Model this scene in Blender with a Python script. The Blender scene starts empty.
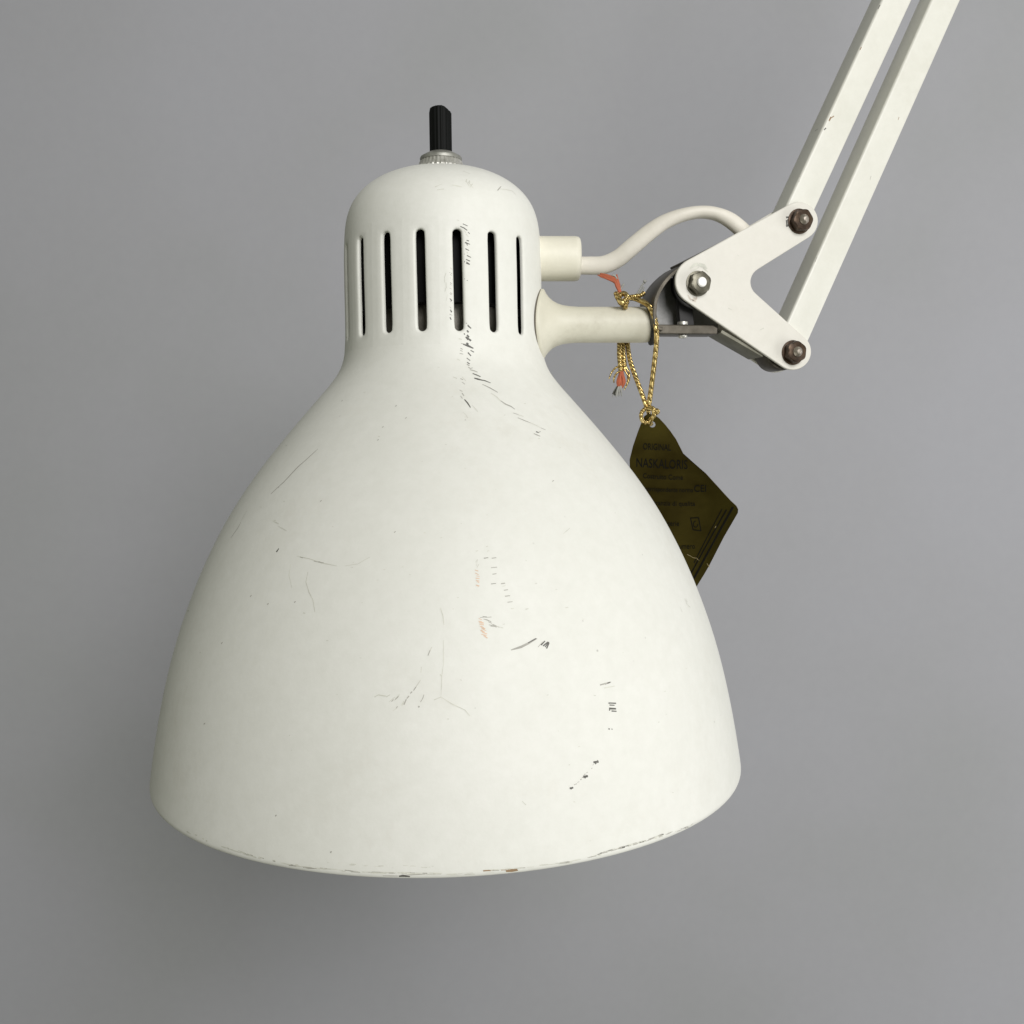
import bpy, bmesh, math, random
from mathutils import Vector, Matrix
from mathutils.bvhtree import BVHTree
random.seed(7)
S = 0.0003                      # one design unit = 0.3 mm
D = 970.0                       # camera distance in design units
PITCH = math.radians(3.58)
ROLL = math.radians(0.66)
AX = -64.95
V = Vector
scene = bpy.context.scene

# ------------------------------------------------------------------ camera
F = V((0, math.cos(PITCH), -math.sin(PITCH)))
U = V((0, math.sin(PITCH), math.cos(PITCH)))
CAM = -D * F
cam_data = bpy.data.cameras.new('camera')
cam = bpy.data.objects.new('camera', cam_data)
scene.collection.objects.link(cam)
cam.location = CAM * S
cam.rotation_euler = (math.radians(90) - PITCH, 0, 0)
cam_data.sensor_width = 36.0
cam_data.lens = 36.0 * D / 1024.0
cam_data.clip_start = 0.005
cam_data.clip_end = 50
scene.camera = cam

def ray(u, v):
    return (F * D + V((u - 512.0, 0, 0)) + U * (512.0 - v)).normalized()
def at(u, v, y=0.0):            # a measured point at depth y
    d = ray(u, v)
    return CAM + d * ((y - CAM.y) / d.y)

# ------------------------------------------------------------------ materials
def nt(name):
    m = bpy.data.materials.new(name); m.use_nodes = True
    n = m.node_tree; b = n.nodes['Principled BSDF']
    return m, n, b
def texco(n, scale=1.0, sc3=None):
    tc = n.nodes.new('ShaderNodeTexCoord'); mp = n.nodes.new('ShaderNodeMapping')
    mp.inputs['Scale'].default_value = sc3 or (scale, scale, scale)
    n.links.new(tc.outputs['Object'], mp.inputs['Vector']); return mp.outputs['Vector']
def noise(n, vec, scale, detail=4, rough=0.55):
    t = n.nodes.new('ShaderNodeTexNoise'); t.inputs['Scale'].default_value = scale
    t.inputs['Detail'].default_value = detail; t.inputs['Roughness'].default_value = rough
    n.links.new(vec, t.inputs['Vector']); return t.outputs['Fac']
def ramp(n, fac, stops):
    r = n.nodes.new('ShaderNodeValToRGB'); e = r.color_ramp.elements
    while len(e) < len(stops): e.new(0.5)
    for k, (p, c) in enumerate(stops):
        e[k].position = p; e[k].color = (*c, 1) if len(c) == 3 else c
    n.links.new(fac, r.inputs['Fac']); return r.outputs['Color']
def mixc(n, fac, a, b, mode='MIX'):
    m = n.nodes.new('ShaderNodeMix'); m.data_type = 'RGBA'; m.blend_type = mode
    for s, val in (('Factor', fac), ('A', a), ('B', b)):
        idx = {'Factor': 0, 'A': 6, 'B': 7}[s]
        if hasattr(val, 'is_linked'): n.links.new(val, m.inputs[idx])
        elif s == 'Factor': m.inputs[0].default_value = val
        else: m.inputs[idx].default_value = (*val, 1)
    return m.outputs[2]
def bump(n, b, h, strength, dist):
    bp = n.nodes.new('ShaderNodeBump'); bp.inputs['Strength'].default_value = strength
    bp.inputs['Distance'].default_value = dist
    n.links.new(h, bp.inputs['Height']); n.links.new(bp.outputs['Normal'], b.inputs['Normal'])

def paint(name, c1, c2, rough=0.42, dirt=(0.42, 0.37, 0.26), dirt_amt=0.25, speck=0.5, coat=0.0, bstr=0.12):
    m, n, b = nt(name); v = texco(n)
    base = ramp(n, noise(n, v, 26, 5, 0.6), [(0.3, c1), (0.7, c2)])
    # grime: patchy fine-grained stains
    g = ramp(n, noise(n, v, 90, 8, 0.7), [(0.50, (0, 0, 0)), (0.70, (1, 1, 1))])
    g2 = ramp(n, noise(n, v, 17, 3, 0.5), [(0.44, (0, 0, 0)), (0.64, (1, 1, 1))])
    gm = mixc(n, 1.0, g, g2, 'MULTIPLY')
    sc = n.nodes.new('ShaderNodeMath'); sc.operation = 'MULTIPLY'; sc.inputs[1].default_value = dirt_amt
    n.links.new(gm, sc.inputs[0])
    col = mixc(n, sc.outputs[0], base, dirt)
    fine = ramp(n, noise(n, v, 320, 6, 0.7), [(0.25, (0.93, 0.93, 0.92)), (0.75, (1, 1, 1))])
    col = mixc(n, 1.0, col, fine, 'MULTIPLY')
    # tiny specks
    vo = n.nodes.new('ShaderNodeTexVoronoi'); vo.inputs['Scale'].default_value = 210
    n.links.new(v, vo.inputs['Vector'])
    sp = ramp(n, vo.outputs['Distance'], [(0.035, (1, 1, 1)), (0.075, (0, 0, 0))])
    sel = ramp(n, noise(n, v, 60, 2), [(0.60, (0, 0, 0)), (0.66, (1, 1, 1))])
    sm = mixc(n, 1.0, sp, sel, 'MULTIPLY')
    s2 = n.nodes.new('ShaderNodeMath'); s2.operation = 'MULTIPLY'; s2.inputs[1].default_value = speck
    n.links.new(sm, s2.inputs[0])
    col = mixc(n, s2.outputs[0], col, (0.16, 0.14, 0.11))
    n.links.new(col, b.inputs['Base Color'])
    rr = n.nodes.new('ShaderNodeMapRange'); rr.inputs['To Min'].default_value = rough - .05; rr.inputs['To Max'].default_value = rough + .08
    n.links.new(noise(n, v, 70, 5), rr.inputs['Value']); n.links.new(rr.outputs[0], b.inputs['Roughness'])
    b.inputs['Coat Weight'].default_value = coat
    bump(n, b, noise(n, v, 1100, 4), bstr * 1.5, 0.00012)
    return m
def metal(name, c1, c2, rough, metallic=1.0, sc=300, bstr=0.3):
    m, n, b = nt(name); v = texco(n)
    f = noise(n, v, sc, 6, 0.65)
    n.links.new(ramp(n, f, [(0.35, c1), (0.68, c2)]), b.inputs['Base Color'])
    b.inputs['Metallic'].default_value = metallic; b.inputs['Roughness'].default_value = rough
    bump(n, b, f, bstr, 0.0002)
    return m
def plain(name, c, rough=0.5, metallic=0.0, spec=0.5):
    m, n, b = nt(name)
    v = texco(n); f = noise(n, v, 400, 4)
    n.links.new(ramp(n, f, [(0.3, tuple(x * .85 for x in c)), (0.7, tuple(min(1, x * 1.12) for x in c))]), b.inputs['Base Color'])
    b.inputs['Roughness'].default_value = rough; b.inputs['Metallic'].default_value = metallic
    b.inputs['Specular IOR Level'].default_value = spec
    return m

M = {}
M['shade'] = paint('cream_enamel', (0.728, 0.730, 0.672), (0.760, 0.760, 0.706), 0.58, dirt_amt=0.14, speck=0.45)
M['arm'] = paint('cream_arm_enamel', (0.70, 0.695, 0.62), (0.74, 0.735, 0.665), 0.36, dirt_amt=0.10, speck=0.3)
M['plate'] = paint('plate_enamel', (0.69, 0.67, 0.60), (0.73, 0.71, 0.645), 0.40, dirt_amt=0.14, speck=0.25)
M['stem'] = paint('aged_cream_enamel', (0.61, 0.585, 0.47), (0.70, 0.68, 0.57), 0.5, dirt=(0.33, 0.29, 0.2), dirt_amt=0.45, speck=0.2)
M['grip'] = paint('ivory_plastic', (0.74, 0.71, 0.58), (0.79, 0.765, 0.645), 0.5, dirt_amt=0.18, speck=0.1)
M['cord'] = paint('cord_pvc', (0.70, 0.66, 0.57), (0.78, 0.75, 0.67), 0.55, dirt=(0.42, 0.33, 0.24), dirt_amt=0.35, speck=0.2)
M['inner'] = plain('black_inside', (0.006, 0.006, 0.006), 0.9, spec=0.1)  # even black on the cap's inner skin behind the slots
M['bakelite'] = plain('black_bakelite', (0.006, 0.006, 0.006), 0.7, spec=0.2)
M['sleeve'] = metal('grey_sleeve', (0.30, 0.28, 0.23), (0.45, 0.43, 0.37), 0.5, 0.3)
M['knob'] = plain('black_knob_plastic', (0.004, 0.0045, 0.004), 0.6, spec=0.12)
M['zinc'] = metal('zinc_collar', (0.50, 0.49, 0.44), (0.80, 0.79, 0.74), 0.42, 0.75, 500)
M['washer'] = metal('dull_washer', (0.26, 0.26, 0.23), (0.40, 0.40, 0.36), 0.5, 0.6, 400)
M['bracket'] = metal('oxidised_steel', (0.06, 0.053, 0.040), (0.14, 0.125, 0.10), 0.42, 0.7, 160)
M['cheek'] = metal('grey_cheek_steel', (0.20, 0.20, 0.19), (0.32, 0.32, 0.31), 0.5, 0.3, 200)
M['seal'] = plain('aged_brown_seal', (0.13, 0.115, 0.085), 0.7)
M['web'] = metal('shadowed_cream_web', (0.15, 0.145, 0.11), (0.25, 0.24, 0.19), 0.5, 0.3, 160)  # cream web in shadow: its shade is put into the olive colour
M['rust'] = metal('rusty_nut', (0.025, 0.015, 0.009), (0.085, 0.054, 0.032), 0.42, 0.65, 420)
M['rust_end'] = metal('worn_bolt_end', (0.34, 0.29, 0.24), (0.60, 0.54, 0.47), 0.3, 0.85, 300)
M['steel'] = metal('grey_nut', (0.08, 0.075, 0.055), (0.17, 0.16, 0.125), 0.4, 0.8, 300)
M['bright'] = metal('bright_bolt_end', (0.85, 0.84, 0.8), (0.95, 0.94, 0.9), 0.55, 0.25, 300, 0.05)
M['rubber_shadow'] = plain('black_rubber_and_shadow', (0.012, 0.011, 0.010), 0.6)
M['chip'] = plain('exposed_dark_metal', (0.10, 0.098, 0.085), 0.6)
M['mark'] = plain('grey_scuff', (0.38, 0.37, 0.325), 0.6)
M['faint'] = plain('faint_scuff', (0.60, 0.60, 0.52), 0.6)
M['orange'] = plain('orange_scuff', (0.69, 0.50, 0.36), 0.6)
M['brown'] = plain('brown_rim_wear', (0.30, 0.20, 0.11), 0.6)
M['pale'] = plain('primer_chip', (0.58, 0.52, 0.44), 0.6)
M['red'] = plain('orange_red_thread', (0.42, 0.11, 0.05), 0.75)
M['grey_fibre'] = plain('grey_fibre', (0.33, 0.33, 0.30), 0.8)
M['print'] = plain('black_print', (0.0035, 0.003, 0.0015), 0.55, spec=0.15)
M['gold_line'] = plain('worn_gold_crease', (0.25, 0.2, 0.09), 0.5)
M['black_fibre'] = plain('black_fibre', (0.02, 0.02, 0.015), 0.8)
# gold string: metallic foil wound around the thread
m, n, b = nt('gold_string'); v = texco(n)
w = n.nodes.new('ShaderNodeTexWave'); w.inputs['Scale'].default_value = 480; w.bands_direction = 'DIAGONAL'
w.inputs['Distortion'].default_value = 4; n.links.new(v, w.inputs['Vector'])
n.links.new(ramp(n, w.outputs['Fac'], [(0.2, (0.30, 0.20, 0.06)), (0.75, (0.72, 0.56, 0.24))]), b.inputs['Base Color'])
b.inputs['Metallic'].default_value = 0.9; b.inputs['Roughness'].default_value = 0.27
bump(n, b, w.outputs['Fac'], 0.6, 0.0003); M['gold'] = m
# tag card: dark gold foil
m, n, b = nt('dark_gold_foil'); v = texco(n)
n.links.new(ramp(n, noise(n, v, 60, 3), [(0.3, (0.022, 0.016, 0.003)), (0.7, (0.062, 0.050, 0.010))]), b.inputs['Base Color'])
b.inputs['Metallic'].default_value = 0.7; b.inputs['Roughness'].default_value = 0.33; b.inputs['Specular IOR Level'].default_value = 0.25; b.inputs['Specular Tint'].default_value = (1, 0.8, 0.4, 1)
bump(n, b, noise(n, v, 120, 3), 0.15, 0.0004); M['card'] = m
# wall
m, n, b = nt('grey_wall_paint'); v = texco(n)
f = noise(n, v, 5.5, 3, 0.5); g = noise(n, v, 160, 5, 0.6)  # broad noise puts patchy light into the wall colour, with some hue mottling
c = mixc(n, 0.06, ramp(n, f, [(0.32, (0.336, 0.341, 0.350)), (0.5, (0.356, 0.358, 0.377)), (0.68, (0.368, 0.371, 0.396))]),
         ramp(n, g, [(0.35, (0.30, 0.30, 0.31)), (0.65, (0.42, 0.42, 0.42))]))
n.links.new(c, b.inputs['Base Color']); b.inputs['Roughness'].default_value = 0.75
bump(n, b, noise(n, v, 260, 4), 0.05, 0.0003); M['wall'] = m

# ------------------------------------------------------------------ object helpers
WORLD = {}
def thing(name, label, cat, loc):
    o = bpy.data.objects.new(name, None); scene.collection.objects.link(o)
    o.location = loc * S; o.empty_display_size = 0.02
    o['label'] = label; o['category'] = cat; WORLD[o] = loc.copy(); return o
def build(name, verts, faces, mats, parent=None, fm=None, smooth=True, label=None):
    mn = V([min(v[i] for v in verts) for i in range(3)]); mx = V([max(v[i] for v in verts) for i in range(3)])
    c = (mn + mx) / 2
    me = bpy.data.meshes.new(name)
    me.from_pydata([(V(v) - c) * S for v in verts], [], faces)
    for mt in (mats if isinstance(mats, (list, tuple)) else [mats]): me.materials.append(M[mt])
    if fm: me.polygons.foreach_set('material_index', fm)
    me.polygons.foreach_set('use_smooth', [bool(smooth)] * len(me.polygons))
    me.update()
    o = bpy.data.objects.new(name, me); scene.collection.objects.link(o)
    WORLD[o] = c
    if parent: o.parent = parent; o.location = (c - WORLD[parent]) * S
    else: o.location = c * S
    if label: o['label'] = label
    return o
def sharp(o, deg=35):
    me = o.data; bm = bmesh.new(); bm.from_mesh(me)
    for e in bm.edges:
        if len(e.link_faces) == 2 and e.calc_face_angle(0) > math.radians(deg): e.smooth = False
    bm.to_mesh(me); bm.free()
class MB:
    def __init__(s): s.v = []; s.f = []; s.m = []
    def add(s, vs, fs, m=0):
        k = len(s.v); s.v += [V(x) for x in vs]; s.f += [tuple(i + k for i in f) for f in fs]; s.m += [m] * len(fs)
    def build(s, name, mats, parent=None, **k): return build(name, s.v, s.f, mats, parent, s.m, **k)
def frame(axis):
    a = axis.normalized(); h = V((0, 0, 1)) if abs(a.z) < .9 else V((1, 0, 0))
    x = a.cross(h).normalized(); return x, x.cross(a).normalized(), a
def lathe(prof, org, axis, n=64, xf=None, cap=True):     # prof: (radius, distance along the axis)
    x, y, a = frame(axis); vs = []; fs = []
    for (r, t) in prof:
        for i in range(n):
            w = 2 * math.pi * i / n; rr = r * (xf(w, t) if xf else 1)
            vs.append(org + a * t + x * rr * math.cos(w) + y * rr * math.sin(w))
    for k in range(len(prof) - 1):
        for i in range(n):
            j = (i + 1) % n; fs.append((k * n + i, k * n + j, (k + 1) * n + j, (k + 1) * n + i))
    if cap:
        fs.append(tuple(range(n))[::-1]); fs.append(tuple(range((len(prof) - 1) * n, len(prof) * n)))
    return vs, fs
def tube(path, rad, n=12, sub=6, ry=None, twist=None, closed=False):
    P = [V(p) for p in path]; out = []; R = []
    rad = rad if isinstance(rad, (list, tuple)) else [rad] * len(P)
    ry = ry or rad
    tw = twist or [0] * len(P)
    for i in range(len(P) - 1):
        a = P[max(i - 1, 0)]; b_ = P[i]; c = P[i + 1]; d = P[min(i + 2, len(P) - 1)]
        for s in range(sub):
            t = s / sub
            out.append(.5 * ((2 * b_) + (c - a) * t + (2 * a - 5 * b_ + 4 * c - d) * t * t + (3 * b_ - a - 3 * c + d) * t ** 3))
            R.append((rad[i] * (1 - t) + rad[i + 1] * t, ry[i] * (1 - t) + ry[i + 1] * t, tw[i] * (1 - t) + tw[i + 1] * t))
    out.append(P[-1]); R.append((rad[-1], ry[-1], tw[-1]))
    vs = []; fs = []; up = None
    for i, p in enumerate(out):
        t = (out[min(i + 1, len(out) - 1)] - out[max(i - 1, 0)]).normalized()
        if up is None:
            up = V((0, -1, 0)) if abs(t.y) < .9 else V((0, 0, 1))
        up = (up - t * up.dot(t)).normalized(); sd = t.cross(up)
        for k in range(n):
            w = 2 * math.pi * k / n; e1 = R[i][0] * math.cos(w); e2 = R[i][1] * math.sin(w); c_, s_ = math.cos(R[i][2]), math.sin(R[i][2])
            vs.append(p + sd * (e1 * c_ - e2 * s_) + up * (e1 * s_ + e2 * c_))
    L = len(out)
    for i in range(L - 1):
        for k in range(n):
            j = (k + 1) % n; fs.append((i * n + k, i * n + j, (i + 1) * n + j, (i + 1) * n + k))
    fs.append(tuple(range(n))[::-1]); fs.append(tuple(range((L - 1) * n, L * n)))
    return vs, fs

# ------------------------------------------------------------------ wall
WY = 920.0
w_ = MB(); w_.add([(-9000, WY, -6000), (9000, WY, -6000), (9000, WY, 6000), (-9000, WY, 6000),
                   (-9000, WY + 200, -6000), (9000, WY + 200, -6000), (9000, WY + 200, 6000), (-9000, WY + 200, 6000)],
                  [(0, 1, 2, 3), (7, 6, 5, 4), (0, 4, 5, 1), (1, 5, 6, 2), (2, 6, 7, 3), (3, 7, 4, 0)])
wall = w_.build('wall', 'wall', smooth=False); wall['kind'] = 'structure'; wall['label'] = 'plain smooth grey wall behind the lamp'

# ------------------------------------------------------------------ lamp
def lx(p, off=(0, 0)):          # shade frame (x right, y away, z along the axis) -> world, with the small lean
    x, y, z = p; x += off[0]
    return V((x * math.cos(ROLL) - z * math.sin(ROLL) + AX, y, x * math.sin(ROLL) + z * math.cos(ROLL)))
lamp = thing('desk_lamp', 'cream enamel balanced-arm lamp head with scratched bell shade, slotted cap and jointed arms', 'desk lamp', lx((0, 0, -247)))

PR = [(0.0, 335.6), (18.1, 334.6), (38.4, 331.1), (53.5, 326.9), (66.3, 320.6), (76.6, 313.2), (85.5, 303.8), (91.3, 293.1), (94.9, 279.8), (96.4, 260.0), (96.6, 222.0), (96.2, 182.0), (96.5, 163.9), (98.0, 149.7), (102.0, 138.5), (111.6, 125.7), (124.8, 111.3), (142.3, 91.4), (158.9, 71.6), (176.4, 50.1), (194.0, 26.4), (210.5, 1.0), (225.8, -27.6), (239.7, -57.4), (251.6, -88.4), (261.8, -118.3), (269.9, -148.2), (276.5, -178.6), (281.9, -208.4), (285.6, -233.4), (286.6, -241), (286.7, -244.6), (285.6, -247.0), (283.4, -247.6)]
def crsp(P, sub):
    out = []
    for i in range(len(P) - 1):
        a = V(P[max(i - 1, 0)]); b_ = V(P[i]); c = V(P[i + 1]); d = V(P[min(i + 2, len(P) - 1)])
        for s in range(sub):
            t = s / sub
            out.append(.5 * ((2 * b_) + (c - a) * t + (2 * a - 5 * b_ + 4 * c - d) * t * t + (3 * b_ - a - 3 * c + d) * t ** 3))
    out.append(V(P[-1])); return out
# light smoothing keeps the spun curve fair
core = [V(p) for p in PR]
for _ in range(2):
    nw = core[:]
    for i in range(2, len(core) - 5):
        a, b_, c = core[i - 1], core[i], core[i + 1]
        nw[i] = b_ * .7 + (a + c) * .15
    core = nw
SL = math.radians(20.0); A0 = math.radians(11.8); SH = math.radians(-0.0)
ZT, ZB = 268.0, 156.0           # the slotted band of rows
STOP0, SBOT0 = 257.6, 167.7     # slot ends
dense = crsp([tuple(p) for p in core], 5)
def rad_at(z):
    for i in range(len(dense) - 1):
        if dense[i].y >= z >= dense[i + 1].y:
            t = (dense[i].y - z) / max(1e-9, dense[i].y - dense[i + 1].y); return dense[i].x * (1 - t) + dense[i + 1].x * t
    return dense[-1].x
above = [p for p in dense if p.y > ZT + 1.5]; below = [p for p in dense if p.y < ZB - 1.5]
NR = 14; NC = 8
rows = [ZT + (ZB - ZT) * i / NR for i in range(NR + 1)]
lo = A0 - 12.5 * SL; hi = A0 + 2.5 * SL
cols = [lo + SL * i / NC for i in range(15 * NC + 1)]
gap = 2 * math.pi - (hi - lo); NG = 30
cols += [hi + gap * i / NG for i in range(1, NG)]
NCOL = len(cols)
def sp(alpha, r, z): return lx((r * math.sin(alpha), -r * math.cos(alpha), z))
sh = MB()
def ringset(pts, mat, th=0.0, flip=False):
    k0 = len(sh.v)
    for r, z in pts:
        for a in cols: sh.v.append(sp(a, r, z))
    for i in range(len(pts) - 1):
        for j in range(NCOL):
            q = (j + 1) % NCOL
            f = (k0 + i * NCOL + j, k0 + (i + 1) * NCOL + j, k0 + (i + 1) * NCOL + q, k0 + i * NCOL + q)
            sh.f.append(f[::-1] if flip else f); sh.m.append(mat)
ringset([(max(p.x, .01), p.y) for p in above] + [(rad_at(ZT), ZT)], 0)
ringset([(rad_at(ZB), ZB)] + [(p.x, p.y) for p in below], 0)
# gap band without slots (the side that carries the mount)
kg = len(sh.v); gc = [hi + gap * i / NG for i in range(NG + 1)]
for z in rows:
    for a in gc: sh.v.append(sp(a, rad_at(z), z))
for i in range(NR):
    for j in range(NG):
        sh.f.append((kg + i * (NG + 1) + j, kg + (i + 1) * (NG + 1) + j, kg + (i + 1) * (NG + 1) + j + 1, kg + i * (NG + 1) + j + 1)); sh.m.append(0)
# inner skin
TH = 3.2
def inner(pts, mat):
    out = []
    for i, p in enumerate(pts):
        a = pts[max(i - 1, 0)]; b_ = pts[min(i + 1, len(pts) - 1)]; t = (b_ - a).normalized()
        out.append((max(.01, p.x - TH * abs(t.y)), p.y - TH * abs(t.x)))
    ringset(out, mat, flip=True); return out
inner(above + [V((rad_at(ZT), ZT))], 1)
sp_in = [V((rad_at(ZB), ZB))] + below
cap_in = [p for p in sp_in if p.y > 120]
inner(cap_in, 1)
ib = inner([cap_in[-1]] + [p for p in sp_in if -238 < p.y <= 120], 0)
ringset([(283.4, -247.6), (282.2, -246.6), ib[-1]], 0)
kg = len(sh.v)
for z in rows:
    for a in gc: sh.v.append(sp(a, rad_at(z) - TH, z))
for i in range(NR):
    for j in range(NG):
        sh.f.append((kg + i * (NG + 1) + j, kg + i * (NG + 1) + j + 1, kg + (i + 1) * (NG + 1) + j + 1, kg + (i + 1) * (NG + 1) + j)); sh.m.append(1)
# slot cells
SW = 4.3
def slot_cell(ac):
    zt, zb = STOP0, SBOT0
    R0 = rad_at(220)
    per = []                    # rectangle boundary
    for j in range(NC): per.append((ac - SL / 2 + SL * j / NC, ZT))
    for i in range(NR): per.append((ac + SL / 2, rows[i]))
    for j in range(NC): per.append((ac + SL / 2 - SL * j / NC, ZB))
    for i in range(NR): per.append((ac - SL / 2, rows[NR - i]))
    zc = (zt + zb) / 2; hh = (zt - zb) / 2 - SW
    st = []
    for (a, z) in per:
        X = (a - ac) * R0; Z = z - zc
        # nearest point on the slot's centre line, squeezed so that points spread evenly
        zz = max(-hh, min(hh, Z * (hh + SW * .6) / ((ZT - ZB) / 2)))
        if abs(Z) > (ZT - ZB) / 2 - 2:
            w = X / (SL * R0 / 2); ang = w * math.radians(68); dx, dz = math.sin(ang), math.cos(ang) * (1 if Z > 0 else -1); zz = hh if Z > 0 else -hh
        elif abs(zz) >= hh - .01:
            dx, dz = (1 if X > 0 else -1) * .96, .28 * (1 if Z > 0 else -1)
        else: dx, dz = (1 if X > 0 else -1), 0
        st.append((zz, dx, dz, X, Z))
    rho = 2.4; lean = .010
    levels = [('in', 0, TH + .5), ('e', 0, rho), ('e', .12, 0), ('e', .45, 0), ('e', 1.1, 0), ('e', rho, 0), ('m', .45, 0), ('r', 0, 0)]
    k0 = len(sh.v); n = len(per)
    for kind, e, dep in levels:
        for (zz, dx, dz, X, Z) in st:
            if kind == 'r': x, z, dp = X, Z, 0
            else:
                ee = rho if kind == 'm' else e
                x = dx * (SW + ee); z = zz + dz * (SW + ee)
                if kind == 'm': x = x * (1 - e) + X * e; z = z * (1 - e) + Z * e; dp = 0
                elif kind == 'in': dp = dep
                else: dp = rho - math.sqrt(max(0, rho * rho - (rho - e) ** 2)) if e < rho else 0
            if kind != 'r' and kind != 'm': x = x + lean * -(z)
            sh.v.append(sp(ac + x / R0, rad_at(z + zc) - dp, z + zc))
    for l in range(len(levels) - 1):
        for i in range(n):
            j = (i + 1) % n
            sh.f.append((k0 + l * n + i, k0 + l * n + j, k0 + (l + 1) * n + j, k0 + (l + 1) * n + i)); sh.m.append(0)
    # inner skin of this cell
    k1 = len(sh.v)
    for (zz, dx, dz, X, Z) in st:
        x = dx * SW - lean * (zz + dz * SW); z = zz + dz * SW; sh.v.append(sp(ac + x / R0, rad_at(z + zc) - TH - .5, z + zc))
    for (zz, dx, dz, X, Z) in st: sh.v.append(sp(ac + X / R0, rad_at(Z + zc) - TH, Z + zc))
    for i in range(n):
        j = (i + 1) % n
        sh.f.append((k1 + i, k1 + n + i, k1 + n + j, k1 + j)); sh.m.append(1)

for k in range(-12, 3): slot_cell(A0 + SL * k)
bvh = BVHTree.FromPolygons(sh.v, sh.f)

# ---- worn marks in the enamel: thin chips lying on the shade's surface
SM = {'chip': 2, 'mark': 3, 'faint': 4, 'orange': 5, 'brown': 6}
wear_h = [0]
def stroke(pts, w, mat='chip', w2=None, target=None, bv=None):
    mb = target or sh; tree = bv or bvh
    hits = []
    for (u, v) in pts:
        h = tree.ray_cast(CAM, ray(u, v))
        if h[0] is None: return
        nn = h[1]
        if nn.dot(ray(u, v)) > 0: nn = -nn
        hits.append((h[0], nn))
    # resample so that the strip follows the curvature
    P = []
    for i in range(len(hits) - 1):
        a, b_ = hits[i][0], hits[i + 1][0]; L = (b_ - a).length; m_ = max(1, int(L / 4))
        for s_ in range(m_): P.append(a.lerp(b_, s_ / m_))
    P.append(hits[-1][0]); Q = []
    for p in P:
        q = tree.find_nearest(p); nn = q[1]
        if nn.dot(CAM - q[0]) < 0: nn = -nn
        Q.append((q[0], nn))
    n = len(Q); k0 = len(mb.v); wear_h[0] += 1; lift = 0.10 + 0.0006 * (wear_h[0] % 200)
    for i, (p, nn) in enumerate(Q):
        t = (Q[min(i + 1, n - 1)][0] - Q[max(i - 1, 0)][0]).normalized(); sd = t.cross(nn).normalized()
        f = i / max(1, n - 1)
        ww = w * (0.35 + 0.65 * math.sin(math.pi * (0.12 + 0.76 * f))) * (0.75 + 0.5 * random.random()) / 2
        ww *= 1.2
        if w2: ww = (w * (1 - f) + w2 * f) / 2
        mb.v.append(p + nn * lift + sd * ww); mb.v.append(p + nn * lift - sd * ww)
    mi = SM[mat] if target is None else mat
    for i in range(n - 1):
        mb.f.append((k0 + 2 * i, k0 + 2 * i + 1, k0 + 2 * i + 3, k0 + 2 * i + 2)); mb.m.append(mi)
def ticks(path, n, ln, ang, w, mat='chip', jit=1.2, jl=0.5):
    for i in range(n):
        t = (i + random.random() * .8) / n * (len(path) - 1); k = min(int(t), len(path) - 2); f = t - k
        u = path[k][0] * (1 - f) + path[k + 1][0] * f + random.uniform(-jit, jit)
        v = path[k][1] * (1 - f) + path[k + 1][1] * f + random.uniform(-jit, jit)
        l = ln * (1 - jl / 2 + jl * random.random()) / 2; a = math.radians(ang + random.uniform(-14, 14))
        stroke([(u - l * math.cos(a), v + l * math.sin(a)), (u + l * math.cos(a), v - l * math.sin(a))], w * random.uniform(.6, 1.2), mat)
# beside the fifth slot
def lst(mat, *qs):
    for q in qs: stroke([(q[k], q[k + 1]) for k in range(0, len(q) - 1, 2)], q[-1], mat)
lst('chip', (462.8, 223.8, 467.6, 226, 1), (460.3, 226.4, 464, 228, 467.2, 230.4, 1), (468, 232.2, 469.8, 233.7, 1), (465.4, 248.7, 469, 250.5, 1.1), (464, 254, 468, 256, 471, 257.5, .9), (466, 259.3, 470, 261.2, 1.1), (464.3, 278.7, 467.6, 280.6, 1), (466.5, 240.3, 469, 241, 1), (466, 242, 467.5, 245.5, 1))
lst('chip', (465, 242.5, 469.8, 244.3, 1.2), (464.3, 261.5, 467, 263, 469.8, 264.5, 1.6), (464.2, 228, 466.8, 230, .9))
lst('faint', (466, 234, 468.3, 236.6, 1), (466.8, 252.3, 468, 253, 1), (464, 230, 466, 233, .7), (457, 220, 459, 220.6, .8))
ticks([(451, 268), (451, 290), (451, 318)], 14, 2.6, -40, .8, 'mark', .5)
for p in ((451, 300), (451, 311), (450.5, 318.5)): stroke([(p[0] - .5, p[1] - 1.2), (p[0] + .7, p[1] + 1.2)], 1.5, 'chip')
ticks([(445, 272), (446, 300)], 5, 5, 85, .6, 'faint')
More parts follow.
